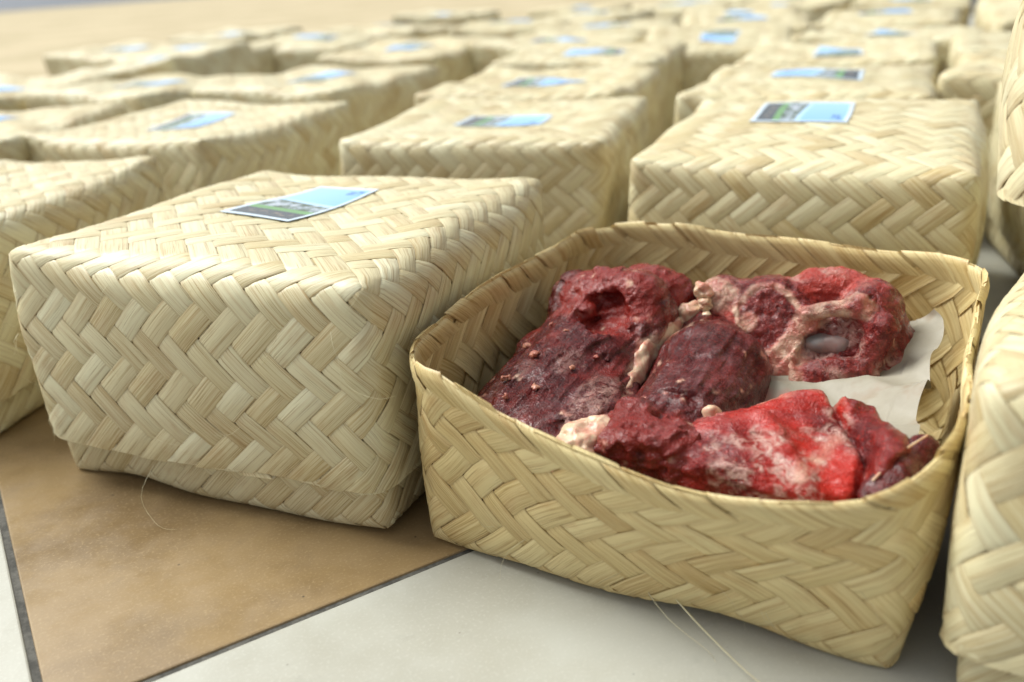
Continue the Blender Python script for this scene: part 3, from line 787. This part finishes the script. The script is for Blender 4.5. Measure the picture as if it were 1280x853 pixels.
def k_rib(V):
    x, y = V[:, 0], V[:, 1]; mus = np.clip(((x - .072) * .93 + (y + .06) * .36) / .003, 0, 1)
    rad = np.stack([V[:, 0] * .8 + V[:, 1] * .6, (V[:, 1] * .8 - V[:, 0] * .6) * .35, V[:, 2]], -1)      # streaks fan along the slab
    patch = blobs(V, [((.052, -.084, .066), (.014, .012, .02)), ((.040, -.092, .066), (.012, .009, .02)), ((.033, -.082, .066), (.008, .006, .02)), ((.064, -.066, .07), (.007, .012, .02)), ((.060, -.098, .066), (.010, .008, .02)),
                      ((.064, -.052, .074), (.006, .005, .012))], .75, 9, 130) * np.clip(.62 + 1.5 * fbm(rad, 300, 2, 19), 0, 1)
    edge = seg_blob(V, [(.012, -.056, .062), (.046, -.036, .073), (.070, -.036, .075)], .006, .5)
    tend = seg_blob(V, [(.066, -.062, .070), (.058, -.090, .068), (.055, -.104, .064)], .0036, .3)
    return dict(fat=np.maximum(tend * .9, edge * .45) * (1 - mus), film=np.maximum(patch, np.clip(fbm(V, 60, 3, 54) * 1.1 - .6, 0, .3)) * (1 - .9 * mus), red=np.clip(1 - mus + .25, 0, 1) * np.clip(.66 + .95 * fbm(V, 50, 3, 66, (.6, 1, 1)), .12, 1))
rib = thing_mesh('meat_slab', meat_mesh('meat_slab', (f_rib, f_ribd), (-.008, -.118, .025), (.112, -.01, .098), .00095, MEAT_RED, k_rib),
                 'broad bright red slab of meat with white membrane, close to the low rim', 'meat')
bead(rib, (.0165, -.054, .065), (.0032, .004, .0058), 120, 'fat_bead')
def f_sl(P): return smin(cap(P, (.086, -.084, .060), (.0965, -.058, .068), .008, .006), ell(P, (.090, -.076, .067), (.006, .01, .006)), .004)
sl_o = thing_mesh('meat_strip', meat_mesh('meat_strip', (f_sl, lambda P: rough_surface(P, .0018, (1, 1, 1), 71)), (.072, -.10, .045), (.11, -.04, .085), .0009, MEAT), 'thin dark strip of meat with a white tendon, lying on the paper', 'meat')
V_, F_ = nets(lambda P: np.minimum(cap(P, (.083, -.087, .0685), (.090, -.074, .0745), .0005, .0005), cap(P, (.090, -.074, .0745), (.097, -.060, .0755), .0005, .0004)), (.078, -.092, .06), (.104, -.05, .082), .0004)
link('tendon', make_mesh('tendon', V_, F_, FAT), sl_o)

# crumbs of fat sprinkled on the dark cuts: found by dropping onto the surface
def crumbs(o, fn, pts, seed):
    rg = random.Random(seed)
    for x, y, r in pts:
        zs = np.arange(.1, .02, -.0004); P = np.stack([np.full_like(zs, x), np.full_like(zs, y), zs], -1); d = fn(P)
        hit = np.argmax(d < 0)
        if hit: bead(o, (x, y, float(zs[hit]) + r * .2), (r * .8, r * rg.uniform(.4, .9), r * .4), seed * 50 + int(r * 1e5), 'fat_crumb', CRUMB, .75)
crumbs(m1, f_m1, [(-.074, -.062, .0034), (-.070, -.042, .0036), (-.080, -.030, .0030), (-.058, -.066, .0024), (-.050, -.045, .0018), (-.064, -.02, .0016), (-.068, -.075, .0022), (-.045, -.03, .0014), (-.076, -.012, .0018)], 3)

# ------------------------------------------------------------------ paper liner
def mat_paper():
    m = N('paper'); p = m.obj(); a = m.noise(p, 30.0, 4.0, 0.6); b = m.noise(p, 400.0, 3.0, 0.6); s_ = m.noise(p, 55.0, 3.0, 0.6)
    c = m.mix(m.rng(a, 0.35, 0.7), (0.31, 0.285, 0.225), (0.235, 0.21, 0.155))
    c = m.mix(m.rng(s_, 0.54, 0.68, 0.0, 0.6), c, (0.24, 0.18, 0.12))
    c = m.mix(m.math('MULTIPLY', m.rng(m.noise(p, 24.0, 3.0, 0.6), 0.46, 0.62), m.rng(m.n('SeparateXYZ', Vector=p).outputs[0], 0.085, 0.04)), c, (0.34, 0.12, 0.10))
    m.P(Base_Color=c, Roughness=0.6); m.bump(m.math('ADD', a, m.math('MULTIPLY', b, 0.2)), 0.25, 0.002)
    return m.m
def paper_z(x, y):
    up_ = np.clip((x - .056) / .042, 0, 1) * np.clip((y + .085) / .05, 0, 1); upb = np.clip((y - .035) / .04, 0, 1) * np.clip((x - .02) / .05, 0, 1)
    z = .046 + .017 * up_ ** 1.3 + .010 * upb ** 1.2
    tri = lambda t: np.abs((t % 1.0) - .5) * 2
    z += .0050 * tri(x * 21 + y * 13 + .3 * np.sin(y * 60)) + .0040 * tri(x * 9 - y * 31 + .2) + .002 * np.sin(x * 90 + y * 140)
    return z
nx, ny = 90, 100
gx, gy = np.meshgrid(np.linspace(-.030, .0915, nx), np.linspace(-.088, .082, ny), indexing='ij')
gx2 = gx + .0015 * np.sin(gy * 130) * (gx > .08); r_c = .040
cx_, cy_ = np.clip(gx2, -.1, .097 - r_c), np.clip(gy, -.1, .092 - r_c); l_ = np.hypot(gx2 - cx_, gy - cy_)
k_ = np.where((gx2 > cx_) & (gy > cy_) & (l_ > r_c), r_c / np.maximum(l_, 1e-9), 1.0)
px_, py_ = cx_ + (gx2 - cx_) * k_, cy_ + (gy - cy_) * k_
V_ = np.stack([px_, py_, paper_z(gx, gy)], -1).reshape(-1, 3)
F_ = [(i * ny + j, (i + 1) * ny + j, (i + 1) * ny + j + 1, i * ny + j + 1) for i in range(nx - 1) for j in range(ny - 1)]
thing_mesh('paper_liner', make_mesh('paper_liner', V_, F_, mat_paper()), 'creased grey-white paper sheet lining the open box under the meat', 'paper')

# ------------------------------------------------------------------ loose bamboo hairs and splinters
def hairs(parent, zs, n, seed, y0, xs=(-.1, .1), ln=(.012, .035), r=(.00006, .00013)):
    rg = random.Random(seed)
    for _ in range(n):
        x = rg.uniform(*xs); z = rg.uniform(*zs); L_ = rg.uniform(*ln); a = rg.choice([0.8, 2.3, -0.7, -2.4]) + rg.uniform(-.4, .4); b = rg.uniform(-1.2, 1.2)
        p = Vector((x, y0, z)); pts = [p.copy()]
        for k in range(4):
            p = p + Vector((math.cos(a), 0, math.sin(a))) * L_ / 4 + Vector((0, -rg.uniform(-.0004, .0022), 0)); a += b / 3; pts.append(p.copy())
        pts[0].y += .002
        fibre(parent, pts, rg.uniform(*r))
hairs(A, (.035, .115), 16, 4, -.1075)
hairs(A, (.03, .11), 8, 14, -.1060, (-.104, -.090), (.008, .02))
hairs(B, (.012, .06), 12, 24, -.1075, (-.09, .09), (.01, .03))
fibre(B, [(.012, -.098, .010), (.030, -.112, .008), (.052, -.124, .003), (.066, -.130, .0015)], .00045)
fibre(B, [(.000, -.098, .012), (.018, -.112, .007), (.036, -.118, .002), (.040, -.122, .0015)], .00018)
fibre(A, [(-.030, -.104, .020), (-.028, -.118, .010), (-.012, -.126, .002), (-.002, -.125, .0012)], .00012)
